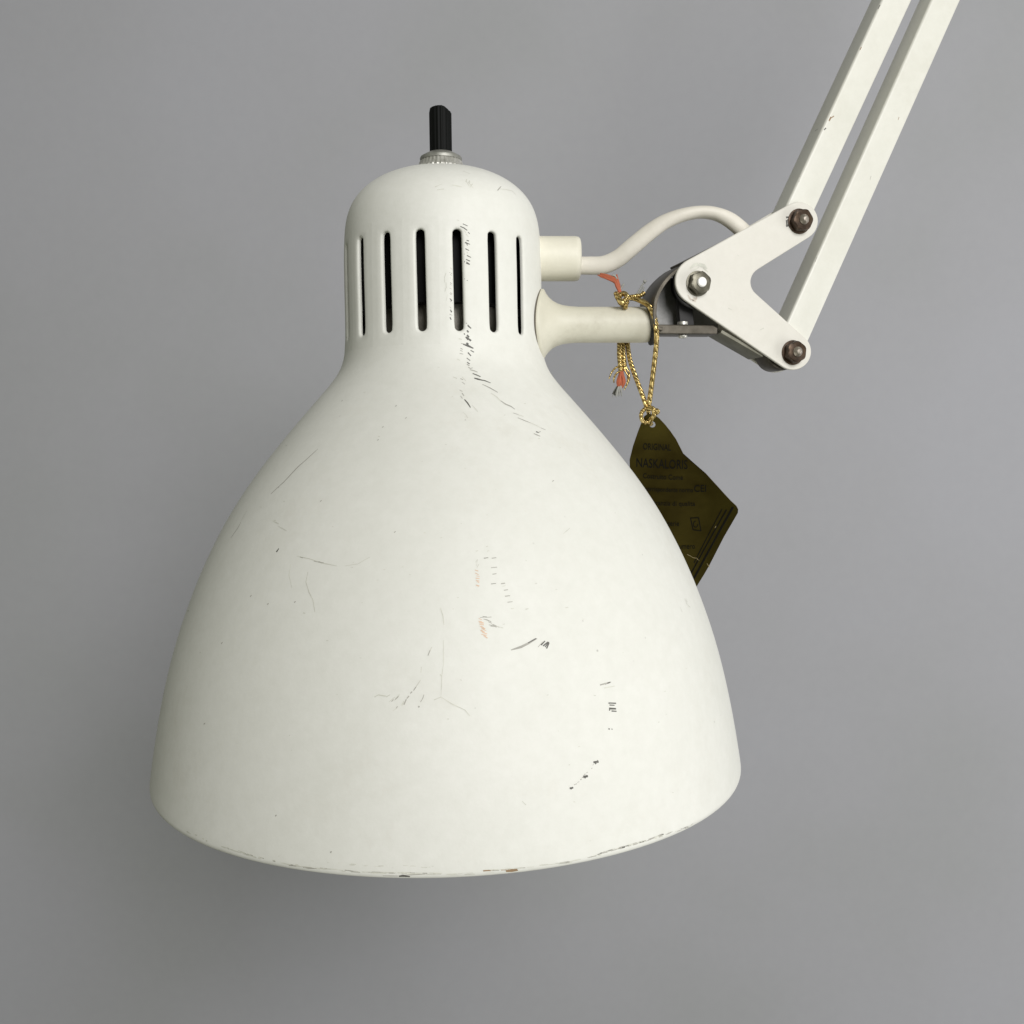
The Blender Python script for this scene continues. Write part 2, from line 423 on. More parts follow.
# the long scratched diagonal below the slot
lst('chip', (466.1, 322.9, 468.5, 326.2, 471.1, 328.5, 1.1), (467, 330.4, 468.5, 332.4, 1.8), (464, 333.4, 464.8, 334.6, 1.2), (466, 337, 471, 340.8, 2.2), (467, 335, 469, 337.4, 1.8), (465.6, 337, 468, 340, 1.3), (463, 344.2, 468, 345.8, 473.4, 348.4, 1.5), (466.4, 343, 468.4, 344.6, 2), (470.5, 350.4, 474, 352.2, 1.3), (467.9, 352.5, 471, 356, 1.3), (466.7, 358, 470.2, 360.7, 1.2), (467, 362.2, 469.6, 364, 1.3), (472.6, 373.5, 476.5, 375, 480.5, 376.8, 1.2), (474.3, 378.2, 478, 379.2, 482.8, 380.5, 1.5), (480, 379.6, 485, 380.8, 490.6, 383, 1.3))
lst('mark', (467, 364.2, 469.4, 365.9, 1.2), (468.2, 367.2, 470.6, 368.7, 1.1), (470.6, 368.6, 472.6, 367.8, .9), (470, 369.8, 474, 370.8, 477.5, 372.2, 1.1), (461, 343.4, 466, 344.4, .9), (460.5, 348.3, 462.7, 349.4, 1), (460.2, 350.2, 462.6, 351.5, .9), (459.7, 353.4, 463.2, 354.2, .8), (482.4, 384.4, 490, 388, 497.8, 392.5, 1), (500, 400.4, 505.5, 404.2, 511, 406.5, 514.8, 409.3, 1.1), (513.2, 413, 518, 414.6, 1), (517.6, 417.8, 524, 420.4, 530.6, 423, .9), (541, 428, 545.6, 430, .9), (533.7, 433.6, 537, 435, 540.2, 436.3, 1.1), (538, 433, 540.5, 431.4, .9), (460.4, 378.6, 463, 379.8, .9), (462, 382, 464.8, 384.4, .9), (459.6, 390, 462.4, 391.6, .9), (462, 393, 464, 396, .9), (460.5, 396, 462.5, 398.6, .8))
lst('chip', (464.5, 399.5, 467.5, 403, 470.5, 407.6, 1.1), (536, 431.8, 538.5, 432.6, 1.7))
lst('faint', (458.8, 338.7, 461.7, 339.3, 1), (491, 393.2, 497, 397.2, 500.5, 401, .9), (518, 414.8, 523.4, 416.5, .9), (530.6, 423, 536, 425.4, 541, 428, .7), (538, 438.5, 540, 438.8, .9), (472, 405, 478, 412, .6), (463, 412, 467, 416, .7), (466, 416, 468, 418, .7), (457, 359, 460, 360.4, .8), (453, 377, 457, 378.5, .9), (462, 377, 466, 381, .7))
# left flank
stroke([(271, 494), (284, 482), (298, 467), (306, 460), (318, 449)], .9, 'mark'); stroke([(286, 480), (300, 465)], 1.0, 'mark')
stroke([(231, 538), (238, 528), (241, 522)], .8, 'mark'); stroke([(241, 521), (247, 511)], .5, 'faint')
stroke([(276.5, 552), (279, 548.5)], 1.7, 'chip')
stroke([(297, 556), (310, 559), (322, 563), (337, 566)], .6, 'faint'); stroke([(314, 561), (324, 563)], .7, 'mark'); stroke([(300, 557), (303, 558)], .8, 'mark')
stroke([(345, 566), (358, 564), (370, 557)], .4, 'faint')
stroke([(308, 572), (306, 582), (309, 592), (313, 600), (315, 612)], .6, 'faint'); stroke([(291, 564), (289, 575), (292, 588)], .4, 'faint')
stroke([(273, 521), (279, 524)], .8, 'faint'); stroke([(278, 526), (287, 531)], .5, 'faint')
for p in ((321, 501), (395, 532), (378, 440), (383, 427), (268, 604), (251, 596), (295, 602), (222, 643), (204.6, 723.7), (276, 815.5), (331, 852), (396, 406), (406, 418), (553, 481)):
    stroke([(p[0] - .7, p[1] + .6), (p[0] + .7, p[1] - .6)], 1.2, 'mark')
# middle of the bell
for (u, v, l) in ((477, 551, 2.5), (487, 546.5, 2), (486, 558, 4.5), (494, 558, 4.5), (494, 567.5, 6), (494.5, 574, 4), (493.5, 583.7, 5), (503, 583.5, 4), (506, 590, 4), (507.5, 596, 5), (510, 602, 5), (512.5, 608.5, 3), (527, 609, 3), (567, 607.5, 3), (504, 586, 3), (488, 551, 2)):
    stroke([(u - l / 2, v + .3), (u + l / 2, v - .3)], .9, 'mark' if l > 3.5 else 'faint')
ticks([(477, 571), (478, 588)], 9, 3.2, -20, .9, 'orange', .8); ticks([(476, 560), (477, 568)], 4, 3, 60, .6, 'faint')
ticks([(480, 619), (483, 630), (485, 638)], 15, 4.6, -22, .9, 'orange', 1.0)
ticks([(481, 617), (489, 617)], 4, 5, 5, .7, 'mark', .8); ticks([(485, 620), (491, 622)], 4, 4, -15, .8, 'mark', .8)
ticks([(490, 625), (498, 627)], 5, 4, -20, 1.0, 'mark', .9); stroke([(496, 626), (503, 628)], .5, 'faint')
stroke([(511, 650), (521, 647), (529, 643), (537, 638.5)], 1.3, 'mark'); stroke([(528, 643), (536, 638.5)], 1.5, 'chip')
for q in ((541, 645, 545, 641), (543, 646, 548, 642), (545, 647, 549, 642), (546.5, 648.5, 549, 643)): stroke([(q[0], q[1]), (q[2], q[3])], 1.2, 'chip')
stroke([(538, 647), (543, 642)], .6, 'mark')
stroke([(440.5, 608), (443, 616), (444, 625)], .7, 'faint'); stroke([(443.5, 640), (443.5, 664), (442, 675), (441, 697)], .35, 'faint')
stroke([(441, 697), (452, 704), (465, 710), (470, 716)], .5, 'faint')
lst('mark', (430.2, 650, 428, 655.6, .8), (416, 687, 413.6, 690.5, .9), (412.2, 691.6, 410.4, 693.4, 1.1), (409, 696, 406.8, 698.6, 1.1), (406.4, 699.2, 404, 704.6, 1.2), (397.6, 706.4, 396.2, 708.4, 1), (424, 694.6, 422.6, 699, .8), (422.4, 699, 420.6, 702, .6), (419.3, 706, 418.6, 707.4, 1.2), (398.6, 696.4, 395.4, 699.6, .9), (393.6, 699.4, 391.6, 701.6, .8))
lst('faint', (432, 647, 430, 650.4, .7), (421.4, 667, 421, 672.5, .6), (420.6, 680, 416, 687, .7), (404, 701, 402, 705.6, .8), (396.4, 708.4, 393, 711, .6), (374.6, 697, 379, 694.6, .9), (379, 695, 386, 696.2, 1.2), (386, 697, 390, 694.8, .8), (389, 702, 395, 697, .7), (394, 700.5, 399.5, 694.5, .8), (434, 700, 441, 697, .9), (440, 674, 441.4, 676.4, .9))
for p in ((458, 597.5), (448, 719)): stroke([(p[0] - 1, p[1]), (p[0] + 1, p[1])], .8, 'faint')
# right of the middle
stroke([(600, 685), (611, 682)], 1.1, 'mark'); stroke([(605, 684), (610, 682.3)], 1.2, 'chip'); stroke([(604, 688), (615, 686)], .8, 'faint')
for (u, v, l, w_) in ((612.5, 703, 7, 1.6), (612, 705, 5, 1.0), (612.5, 708.5, 7, 1.8), (614, 711, 5, 1.2), (609, 728.8, 1.6, 1.2), (612, 729, 1.2, .9), (609, 703, 1.2, 1.2), (609.5, 710, 1.2, 1.2)):
    stroke([(u - l / 2, v), (u + l / 2, v + .3)], w_, 'chip')
for (u, v, r_) in ((596, 762, 2.6), (585.5, 776.5, 2.4), (571.5, 788, 1.8)): 
    stroke([(u - r_, v + .3), (u + r_, v - .3)], r_ * 1.0, 'chip'); stroke([(u - r_ * .3, v + r_ * .8), (u + r_ * .7, v - r_ * .6)], r_ * .6, 'chip')
ticks([(573, 787), (597, 762)], 10, 1.6, 30, .7, 'mark', 1.0)
ticks([(685, 600), (690, 606)], 5, 4, -50, .7, 'faint', 1.3); stroke([(680, 607), (682, 612)], .7, 'faint')
stroke([(563, 534), (570, 528)], .4, 'faint'); stroke([(522, 801), (526, 805)], .8, 'faint')
# dome
for q in ((435, 187, 442, 184), (437, 190, 444, 189), (452, 185, 462, 187), (463, 171, 470, 174), (466, 181, 469, 186), (470, 184, 473, 188), (500, 189, 512, 191), (512, 191, 516, 195)): stroke([(q[0], q[1]), (q[2], q[3])], .8, 'faint')
stroke([(497.5, 190.5), (501, 186.5)], .9, 'mark'); ticks([(466, 180), (473, 188)], 6, 3, 60, 1.0, 'faint', 1.8)
# wear along the bottom rim
def rimwear(u0, u1, dv, n, mats, ln, w):
    for i in range(n):
        u = random.uniform(u0, u1); v = rimy(u) - dv - random.uniform(-.8, .8); l = ln * random.uniform(.3, 1.3)
        sl = (rimy(u + 2) - rimy(u - 2)) / 4
        stroke([(u - l / 2, v - sl * l / 2), (u + l / 2, v + sl * l / 2)], w * random.uniform(.5, 1.3), random.choice(mats))
RIM = [(181.6, 834), (214.4, 849), (255, 862), (288, 870), (360, 877.2), (440, 878.9), (518, 875.3), (565, 869.8), (600, 862), (646, 849), (689, 833.8), (713, 818)]
def rimy(u):
    for a, b_ in zip(RIM, RIM[1:]):
        if a[0] <= u <= b_[0]: return a[1] + (b_[1] - a[1]) * (u - a[0]) / (b_[0] - a[0])
    return RIM[0][1] if u < RIM[0][0] else RIM[-1][1]
rimwear(185, 255, 5, 14, ['faint'], 4, 1.2)
rimwear(230, 300, 5.5, 26, ['faint', 'mark', 'faint'], 6, .9)
rimwear(280, 440, 5, 46, ['faint', 'faint', 'mark'], 11, .7)
rimwear(300, 440, 12, 16, ['faint'], 5, .5)
stroke([(399, 876.2), (403, 875.6), (410, 876.4)], 1.7, 'chip'); stroke([(383, 875.6), (398, 875.8)], .6, 'mark'); stroke([(405, 875), (425, 874)], .5, 'mark')
rimwear(445, 500, 4, 8, ['faint'], 8, .6)
rimwear(486, 525, 6.5, 18, ['brown', 'mark', 'faint'], 8, .8); stroke([(506, 871), (512, 870.4), (518, 870)], 1.5, 'brown'); stroke([(508, 869.6), (517, 869)], .9, 'brown'); stroke([(508, 871.4), (514, 870.6)], .7, 'chip')
rimwear(525, 600, 7, 20, ['faint', 'mark'], 9, .6)
rimwear(598, 662, 8.5, 90, ['mark', 'faint', 'mark', 'faint', 'chip'], 4.5, .8)
rimwear(655, 695, 7.5, 26, ['faint', 'mark'], 4, .6)
# pinprick dirt
for _ in range(70):
    u, v = random.uniform(180, 700), random.uniform(360, 865)
    l = random.uniform(.4, 1.1); stroke([(u - l, v), (u + l, v + random.uniform(-.5, .5))], random.uniform(.4, .9), 'faint')

shade = sh.build('lamp_shade', ['shade', 'inner', 'chip', 'mark', 'faint', 'orange', 'brown'], lamp)
sharp(shade, 60)

# ---- socket seen through the slots, widened to block light from back slots
def axis_pt(z, dx=0): return lx((dx, 0, z))
ZA = (axis_pt(1) - axis_pt(0)).normalized()
b_ = MB(); b_.add(*lathe([(0.01, 312), (60, 312), (78, 296), (80, 285), (80, 196), (0.01, 196)], axis_pt(0), ZA, 64)); sock = b_.build('lamp_socket', 'bakelite', lamp); sharp(sock)
b_ = MB(); b_.add(*lathe([(44, 200), (62, 199), (64, 192), (64, 150), (62, 148), (60, 148), (60, 199)], axis_pt(0), ZA, 64, cap=False)); o = b_.build('socket_sleeve', 'sleeve', sock); sharp(o)

# ---- rotary switch on top
KX = -0.5
b_ = MB()
flute = lambda w, t: 1 - 0.045 * (0.5 + 0.5 * math.cos(18 * w))
b_.add(*lathe([(0.01, 345), (10.9, 345), (10.9, 390), (10.2, 393.5), (8.2, 394.6), (0.01, 394.8)], axis_pt(0, KX), ZA, 144, xf=flute))
# the knob's worn bevelled shoulder
x_, y_, a_ = frame(ZA)
for i, v_ in enumerate(b_.v):
    rel = v_ - axis_pt(0, KX); h = rel.dot(ZA); xx = (rel - ZA * h).x
    lim = 394.8 - max(0, (xx - 2.0)) * .62
    if h > lim: b_.v[i] = v_ - ZA * (h - lim)
knob = b_.build('switch_knob', 'knob', lamp); sharp(knob, 30)
b_ = MB()
b_.add(*lathe([(9, 352), (12, 351.8), (20.0, 347.5), (20.6, 346), (20.6, 343.6), (19, 343)], axis_pt(0, KX), ZA, 64), m=0) if False else b_.add(*lathe([(9, 351.6), (13, 351), (20.0, 347), (20.6, 345.8), (20.4, 343.4), (18, 343)], axis_pt(0, KX), ZA, 64))
o = b_.build('washer', 'washer', knob); sharp(o, 50)
b_ = MB(); knurl = lambda w, t: 1 - 0.03 * (0.5 + 0.5 * math.cos(34 * w))
b_.add(*lathe([(17, 344), (20.0, 343.6), (21.2, 342), (22.4, 338), (26.0, 335.6), (25.6, 332.5), (10, 331)], axis_pt(0, KX), ZA, 272, xf=knurl))
o = b_.build('knurled_collar', 'zinc', knob)

# ---- cord grip and cord
GY = 9.0
g0 = at(536, 258.8, GY); g1 = at(580.5, 258.8, GY); gx = (g1 - g0).normalized(); GL = (g1 - g0).length
b_ = MB(); b_.add(*lathe([(21.8, 0), (21.8, GL - 6), (21.2, GL - 2.6), (19.5, GL - .8), (17, GL), (9.5, GL), (9.2, GL - 8), (0.01, GL - 8)], g0, gx, 64))
grip = b_.build('cord_grip', 'grip', lamp); sharp(grip, 50)
cp = [(574, 265.3, 9), (590, 265.6, 8), (604, 264.8, 6), (618, 258.5, 3), (632, 247.0, -1), (648, 233.5, -4), (664, 222.5, -6), (682, 215.3, -7), (700, 212.2, -6), (716, 214.0, -5), (731, 221.0, -3), (746, 234, -1), (758, 248, 3)]
b_ = MB(); b_.add(*tube([at(*c) for c in cp], [8.7, 8.9, 9.0, 8.8, 8.7, 8.3, 7.4, 6.4, 5.9, 6.2, 7.6, 8.2, 7.6], 24, 8, ry=[6.8, 6.8, 6.6, 6, 5.6, 5.6, 6.2, 7.2, 7.6, 7.6, 7, 6.4, 6]))
b_.build('power_cord', 'cord', lamp)

# ---- stem
TY = -6.0
s0 = at(541.5, 324.8, TY); s1 = at(650, 324.8, TY); sx = (s1 - s0).normalized(); SLN = (s1 - s0).length
R_ = 17.4
prof = [(0.01, -2), (33.6, -2), (34.6, .6), (34.3, 2.0), (33.0, 2.9), (29.8, 4.6), (26.2, 7.4), (23.0, 11), (20.6, 15.5), (19.0, 20.5), (18.0, 27), (R_, 36), (R_, SLN - 9), (17.2, SLN - 3), (16.4, SLN - .8), (14, SLN), (.01, SLN)]
b_ = MB(); vs, fs = lathe(prof, s0, sx, 72)
# the flange is dished to sit on the curved cap
for i, p in enumerate(vs):
    t = (p - s0).dot(sx); dy = p.y - TY
    vs[i] = p - sx * (dy * dy / 190.0) * max(0, min(1, (22 - t) / 22))
b_.add(vs, fs); stem = b_.build('mounting_stem', 'stem', lamp); sharp(stem, 55)
b_ = MB(); vs, fs = lathe([(20, -2), (34.2, -1.8), (34.5, -1.0), (34.2, -.3), (20, .2)], s0, sx, 72)
for i, p in enumerate(vs):
    dy = p.y - TY; vs[i] = p - sx * (dy * dy / 190.0)
b_.add(vs, fs); b_.build('gasket', 'seal', stem)
b_ = MB(); b_.add(*lathe([(5, SLN - .4), (18.2, SLN - .4), (18.8, SLN + 1), (18.2, SLN + 3.4), (5, SLN + 3.6)], s0 + V((0, 0, -1.3)), sx, 48)); o = b_.build('rubber_washer', 'rubber_shadow', stem); sharp(o)

# ------------------------------------------------------------------ jointed arm, turned 15 degrees away
PSI = math.radians(15)
NF = V((math.sin(PSI), -math.cos(PSI), 0)); NB = -NF; PX = V((math.cos(PSI), math.sin(PSI), 0))
O0 = at(699, 283, -23)
def on(u, v, back=0.0):         # point on the plane of the front plate, moved back by a real distance
    d = ray(u, v); o = O0 + NB * back; return CAM + d * ((o - CAM).dot(NF) / d.dot(NF))
def onf(u, v, back): return on(u, v, 0) + NB * back
def rounded(poly, seg=8):       # poly: (u, v, r)
    out = []; n = len(poly)
    for i, (x, y, r) in enumerate(poly):
        a = V((poly[i - 1][0] - x, poly[i - 1][1] - y)); c = V((poly[(i + 1) % n][0] - x, poly[(i + 1) % n][1] - y))
        a.normalize(); c.normalize(); an = a.angle(c); d = r / math.tan(an / 2)
        p = V((x, y)); cen = p + (a + c).normalized() * (r / math.sin(an / 2)); s_ = p + a * d - cen; e_ = p + c * d - cen
        tot = s_.angle_signed(e_)
        for k in range(seg + 1):
            w = -tot * k / seg; out.append((cen.x + s_.x * math.cos(w) - s_.y * math.sin(w), cen.y + s_.x * math.sin(w) + s_.y * math.cos(w)))
    return out
def plate_outline(L0=(699.5, 281, 24.0), extra=()):
    # hull of three discs with a rounded notch between the two right-hand lobes
    L1 = (799.0, 221.0, 19.2); L2 = (793.0, 351.5, 18.4)
    def tan_(c1, c2, side):     # outer tangent normals
        dx, dy = c2[0] - c1[0], c2[1] - c1[1]; d = math.hypot(dx, dy); base = math.atan2(dy, dx); off = math.acos((c1[2] - c2[2]) / d)
        return base + side * off
    aU = tan_(L0, L1, -1); aD = tan_(L0, L2, 1)
    pts = []
    def arc(c, a0, a1, n):
        for k in range(n + 1):
            a = a0 + (a1 - a0) * k / n; pts.append((c[0] + c[2] * math.cos(a), c[1] + c[2] * math.sin(a)))
    while aD < 0: aD += 2 * math.pi
    # left lobe from the lower tangent round to the upper tangent
    while aU < aD: aU += 2 * math.pi
    arc(L0, aD, aU, 22)
    e1 = math.atan2(0.86, 0.50)                 # inner edge direction normals
    a0 = aU - 2 * math.pi
    arc(L1, a0, math.radians(58), 18)
    # notch
    w1 = (L1[0] + L1[2] * math.cos(math.radians(58)), L1[1] + L1[2] * math.sin(math.radians(58)))
    w2 = (L2[0] + L2[2] * math.cos(math.radians(-52)), L2[1] + L2[2] * math.sin(math.radians(-52)))
    notch = rounded([(w1[0], w1[1], .01), (741, 280, 15), (w2[0], w2[1], .01)], 10)
    mid = notch[11:22]
    pts.extend(mid)
    arc(L2, math.radians(-52), aD if not extra else math.radians(118), 20)
    pts.extend(extra)
    return pts
def prism(outline, b0, b1, name, mat, parent, bev=0.9, real=True, **k):
    base = [on(u, v) for u, v in outline]; n = len(base); c = sum(base, V()) / n
    vs = []; fs = []
    def ring(back, ins):
        for i in range(n):
            a, q, b2 = base[i - 1], base[i], base[(i + 1) % n]
            t = (b2 - a).normalized(); nr = t.cross(NF).normalized()
            vs.append(q + nr * ins * sgn + NB * back)
    area = sum((base[i] - c).cross(base[(i + 1) % n] - c).dot(NF) for i in range(n)); sgn = -1 if area > 0 else 1
    lv = [(b0, bev), (b0 + bev * .3, bev * .3), (b0 + bev, 0), (b1 - bev, 0), (b1 - bev * .3, bev * .3), (b1, bev)]
    for bk, ins in lv: ring(bk, ins)
    for l in range(len(lv) - 1):
        for i in range(n):
            j = (i + 1) % n; fs.append((l * n + i, l * n + j, (l + 1) * n + j, (l + 1) * n + i))
    fs.append(tuple(range(n))); fs.append(tuple(range((len(lv) - 1) * n, len(lv) * n))[::-1])
    mb = MB(); mb.add(vs, fs)
    return mb
PO = plate_outline()
PT = 3.6; GAP = 29.0
mb = prism(PO, 0, PT, 'x', 'plate', lamp)
pb = BVHTree.FromPolygons(mb.v, mb.f)
def pst(pts, w, m): stroke(pts, w, target=mb, mat=m, bv=pb)
for q in ((690, 269, 697, 264), (697, 265, 705, 268), (692, 272, 699, 267), (703, 268, 708, 272)): pst([(q[0], q[1]), (q[2], q[3])], 1.1, 3)
for q in ((688, 295, 690, 299), (690, 299, 696, 300), (696, 300, 697, 296)): pst([(q[0], q[1]), (q[2], q[3])], 1.2, 2)
for q in ((690, 268, 694, 264.5, 698, 263.5), (694, 266, 699, 264.8, 704, 266), (699, 263.5, 704, 265.5, 707, 269)): pst([(q[0], q[1]), (q[2], q[3]), (q[4], q[5])], 2.0, 3)
for q in ((689, 297, 691, 300), (692, 300.5, 696, 301.5), (693, 298, 697, 299)): pst([(q[0], q[1]), (q[2], q[3])], 2.0, 2)
for q in ((691.5, 299.5, 694, 300.5),): pst([(q[0], q[1]), (q[2], q[3])], 1.2, 1)
for q in ((786, 217.5, 789, 217), (786.5, 220, 787, 226), (786, 226, 789, 225.5), (788, 219, 789, 225)): pst([(q[0], q[1]), (q[2], q[3])], 2.2, 1)
for q in ((692, 305, 694, 306), (737, 255, 739, 256), (728, 308, 732, 310), (760, 330, 764, 328)): pst([(q[0], q[1]), (q[2], q[3])], .9, 3)
front = mb.build('joint_plate', ['plate', 'chip', 'pale', 'faint'], lamp); sharp(front, 50)
mb = prism(plate_outline((709, 275, 19.5), [(731, 331.5), (732, 319)]), PT + GAP, PT * 2 + GAP, 'x', 'plate', lamp)
rear = mb.build('joint_plate', ['plate'], lamp); sharp(rear, 50)

def bar(name, p0, p1, q0, q1, b0, b1, mat):   # edge lines given low -> high, extended upwards
    # p: left edge (low, high); q: right edge (low, high)
    A0_, A1_ = on(*p0, BD0), on(*p1, BD0); B0_, B1_ = on(*q0, BD0), on(*q1, BD0)
    dr = ((A1_ - A0_).normalized() + (B1_ - B0_).normalized()).normalized()
    wd = (B1_ - A1_); wd = wd - dr * wd.dot(dr); w1 = wd.length
    wd.normalize(); mid = (A1_ + (B0_ + B1_) / 2 * 0 + B1_) / 2
    wl = ((B0_ - A0_) - dr * (B0_ - A0_).dot(dr)).length; W = (w1 + wl) / 2 + .6
    low = (A0_ + B0_) / 2; low = low + dr * ((A0_ - low).dot(dr)); 
    return low, dr, wd, W
def square_bar(low, dr, wd, W, b0, b1, length, r=2.6, start=-14):
    cs = []
    h = W / 2; dd = b1 - b0
    for (cx, cy, a) in ((h - r, dd - r, 0), (-(h - r), dd - r, 90), (-(h - r), r, 180), (h - r, r, 270)):
        for k in range(6):
            w = math.radians(a + 18 * k); cs.append((cx + r * math.cos(w), cy + r * math.sin(w)))
    n = len(cs); vs = []; fs = []
    ts = [start, start + 1] + [start + (length - start) * k / 24 for k in range(1, 25)]
    for i, t in enumerate(ts):
        f = .93 if i == 0 else 1
        for (a, c) in cs: vs.append(low + dr * t + wd * a * f + NB * (b0 + (c - dd / 2) * f + dd / 2))
    for i in range(len(ts) - 1):
        for k in range(n):
            j = (k + 1) % n; fs.append((i * n + k, i * n + j, (i + 1) * n + j, (i + 1) * n + k))
    fs.append(tuple(range(n))[::-1]); fs.append(tuple(range((len(ts) - 1) * n, len(ts) * n)))
    return vs, fs
BD0, BD1 = PT + .6, PT + GAP - .6
a1 = bar('a', (788, 204), (881.8, 0), (817, 204), (912.3, 0), 0, 0, 0)
a2 = bar('a', (787.8, 321), (932, 0), (817.5, 321), (960.3, 0), 0, 0, 0)
for a, ex, lab in ((a1, 20, 'support arm bolted to the upper lobe of the joint'), (a2, 32, 'support arm bolted to the lower lobe of the joint')):
    mb = MB(); mb.add(*square_bar(*a, 0, BD1 - BD0, 900, start=-ex))
    tree = BVHTree.FromPolygons(mb.v, mb.f)
    if ex == 20:
        for q, w_, m_ in (((829, 121, 831, 117), 2.2, 3), ((831, 118, 834, 116), 1.2, 3), ((826, 128, 824, 130), 1.4, 1), ((814, 122, 817, 119), 1.6, 1), ((860, 50, 861.5, 47), 1.2, 3), ((896.5, 36, 898.5, 31), 1.5, 1), ((842, 157, 844, 152), 1.5, 1), ((886, 62, 888, 57), 1.4, 1), ((904, 20, 905, 17), 1.2, 1), ((835, 172, 837, 167), 1.0, 4), ((878, 9, 880, 5), .9, 1), ((889, 52, 886, 59), .6, 1), ((800, 176, 799, 182), .6, 4), ((815, 131, 818, 129), 1.2, 4)):
            stroke([(q[0], q[1]), (q[2], q[3])], w_, m_, target=mb, bv=tree)
    else:
        for q, w_, m_ in (((898, 120, 899, 117), .8, 3), ((870, 180, 871, 176), .7, 4), ((815, 262, 817, 257), .7, 4)):
            stroke([(q[0], q[1]), (q[2], q[3])], w_, m_, target=mb, bv=tree)
    o = mb.build('support_arm', ['arm', 'chip', 'pale', 'brown', 'mark'], lamp); sharp(o, 40)

# ---- nuts and bolts
def hexnut(u, v, rc, h, rot, nutmat, endmat, er, eh, dome):
    c = on(u, v); mb = MB(); x = PX; y = V((0, 0, 1))
    lv = [(rc * 1.06, .0), (rc * 1.06, -1.2), (rc * .99, -1.4)]          # washer
    n = 36; vs = []; fs = []
    for r, b in [(rc * 1.08, 0), (rc * 1.08, -1.0), (rc * .9, -1.3)]:
        for i in range(n): w = 2 * math.pi * i / n; vs.append(c + x * r * math.cos(w) + y * r * math.sin(w) + NB * b)
    def hexr(w):
        s = math.pi / 3; a = ((w - rot) % s) - s / 2; return math.cos(s / 2) / math.cos(a)
    ns = len(vs) // n
    for f, b in [(1, -1.3), (1, -h + 1.6), (.0, -h + .5), (-1, -h)]:
        for i in range(n):
            w = 2 * math.pi * i / n; k = hexr(w)
            r = rc * k if f == 1 else (rc * min(k, .93) if f == 0 else rc * .80)
            vs.append(c + x * r * math.cos(w) + y * r * math.sin(w) + NB * b)
    L = len(vs) // n
    for l in range(L - 1):
        for i in range(n):
            j = (i + 1) % n; fs.append((l * n + i, l * n + j, (l + 1) * n + j, (l + 1) * n + i))
    fs.append(tuple(range((L - 1) * n, L * n)))
    mb.add(vs, fs); o = mb.build('hex_nut', nutmat, lamp); sharp(o, 25)
    prof = [(er, -1), (er, h + eh - 1.2), (er * .82, h + eh - .3 + dome * .4), (er * .45, h + eh + dome), (.01, h + eh + dome * 1.1)]
    b2 = MB(); b2.add(*lathe([(er * .9, -(PT * 2 + GAP) - 1)] + prof, c, NF, 32))
    # the hexagonal head at the back end of the same bolt
    b2.add(*lathe([(rc * .8, PT * 2 + GAP + 8), (rc, PT * 2 + GAP + 6.5), (rc, PT * 2 + GAP + .1), (.01, PT * 2 + GAP + .1)], c, NB, 6))
    q = b2.build('bolt', endmat, o); sharp(q, 30); return o
hexnut(697.6, 283.6, 11.2, 8.5, .35, 'steel', 'bright', 4.8, 2.6, .3)
hexnut(799.0, 221.4, 11.4, 8.8, .1, 'rust', 'rust_end', 5.0, 2.2, 1.6)
hexnut(792.6, 352.6, 11.3, 9, .45, 'rust', 'rust_end', 5.0, 2.2, 1.6)

# ---- swivel bracket: a bent steel strap between the stem and the joint
def strap(path, th, b0, b1, mat, name, parent):
    P = []
    pp = [V(p) for p in path]
    for i in range(len(pp) - 1):
        a = pp[max(i - 1, 0)]; b_ = pp[i]; c = pp[i + 1]; d = pp[min(i + 2, len(pp) - 1)]
        for s_ in range(6):
            t = s_ / 6; P.append(.5 * ((2 * b_) + (c - a) * t + (2 * a - 5 * b_ + 4 * c - d) * t * t + (3 * b_ - a - 3 * c + d) * t ** 3))
    P.append(pp[-1]); out = []; n = len(P)
    L = []; R = []
    for i, p in enumerate(P):
        t = (P[min(i + 1, n - 1)] - P[max(i - 1, 0)]).normalized(); nn = V((-t.y, t.x)) * th / 2
        L.append(p + nn); R.append(p - nn)
    return prism([(p.x, p.y) for p in L + R[::-1]], b0, b1, name, mat, parent, bev=.7)
mb = strap([(664, 328.5), (660, 327.5), (657, 322), (656.3, 311), (658, 298), (663.5, 286), (672, 275.5), (684, 266), (697, 261)], 3.6, 3.0, 40.0, 'bracket', 'x', lamp)
bar_ = prism([(659, 323.5), (716, 324.2), (721, 327), (720, 333.6), (658, 333.2)], 6, 30, 'x', 'bracket', lamp, bev=1.1)
mb.add(bar_.v, bar_.f)
br = mb.build('swivel_bracket', 'bracket', lamp); sharp(br, 40)
def vert_rivet(u, v0, v1, r, back, mat, name='rivet'):
    a = onf(u, v1, back); b2 = onf(u, v0, back); L = (b2 - a).length; k = MB()
    k.add(*lathe([(.01, 0), (r * .8, .3), (r, 1.6), (r * 1.0, 2.6), (r * .6, 3.2), (r * .6, L - 3.4), (r * 1.15, L - 3.2), (r * 1.15, L - .4), (r * .8, L), (.01, L)], a, (b2 - a), 28)); q = k.build(name, mat, br); sharp(q, 40)
ck = prism([(659, 327), (658.5, 300), (664, 288), (674, 277.5), (690, 270), (715, 272), (725, 300), (733, 316), (733, 327)], 31, 35, 'x', 'cheek', lamp, bev=.6); o = ck.build('bracket_cheek', 'cheek', br); sharp(o)
b_ = MB(); b_.add(*lathe([(.01, 9), (19, 9), (19, 30.5), (.01, 30.5)], on(702, 281), NB, 48)); o = b_.build('bracket_shadow_disc', 'rubber_shadow', br); sharp(o)  # black disc added to stand in for shade inside the bracket
wb = prism([(685, 261), (764, 221.1), (766, 224.4), (687, 264.4)], PT + .2, PT + GAP + PT * .6, 'x', 'bracket', lamp, bev=.5)
o = wb.build('joint_web', 'bracket', lamp); sharp(o)
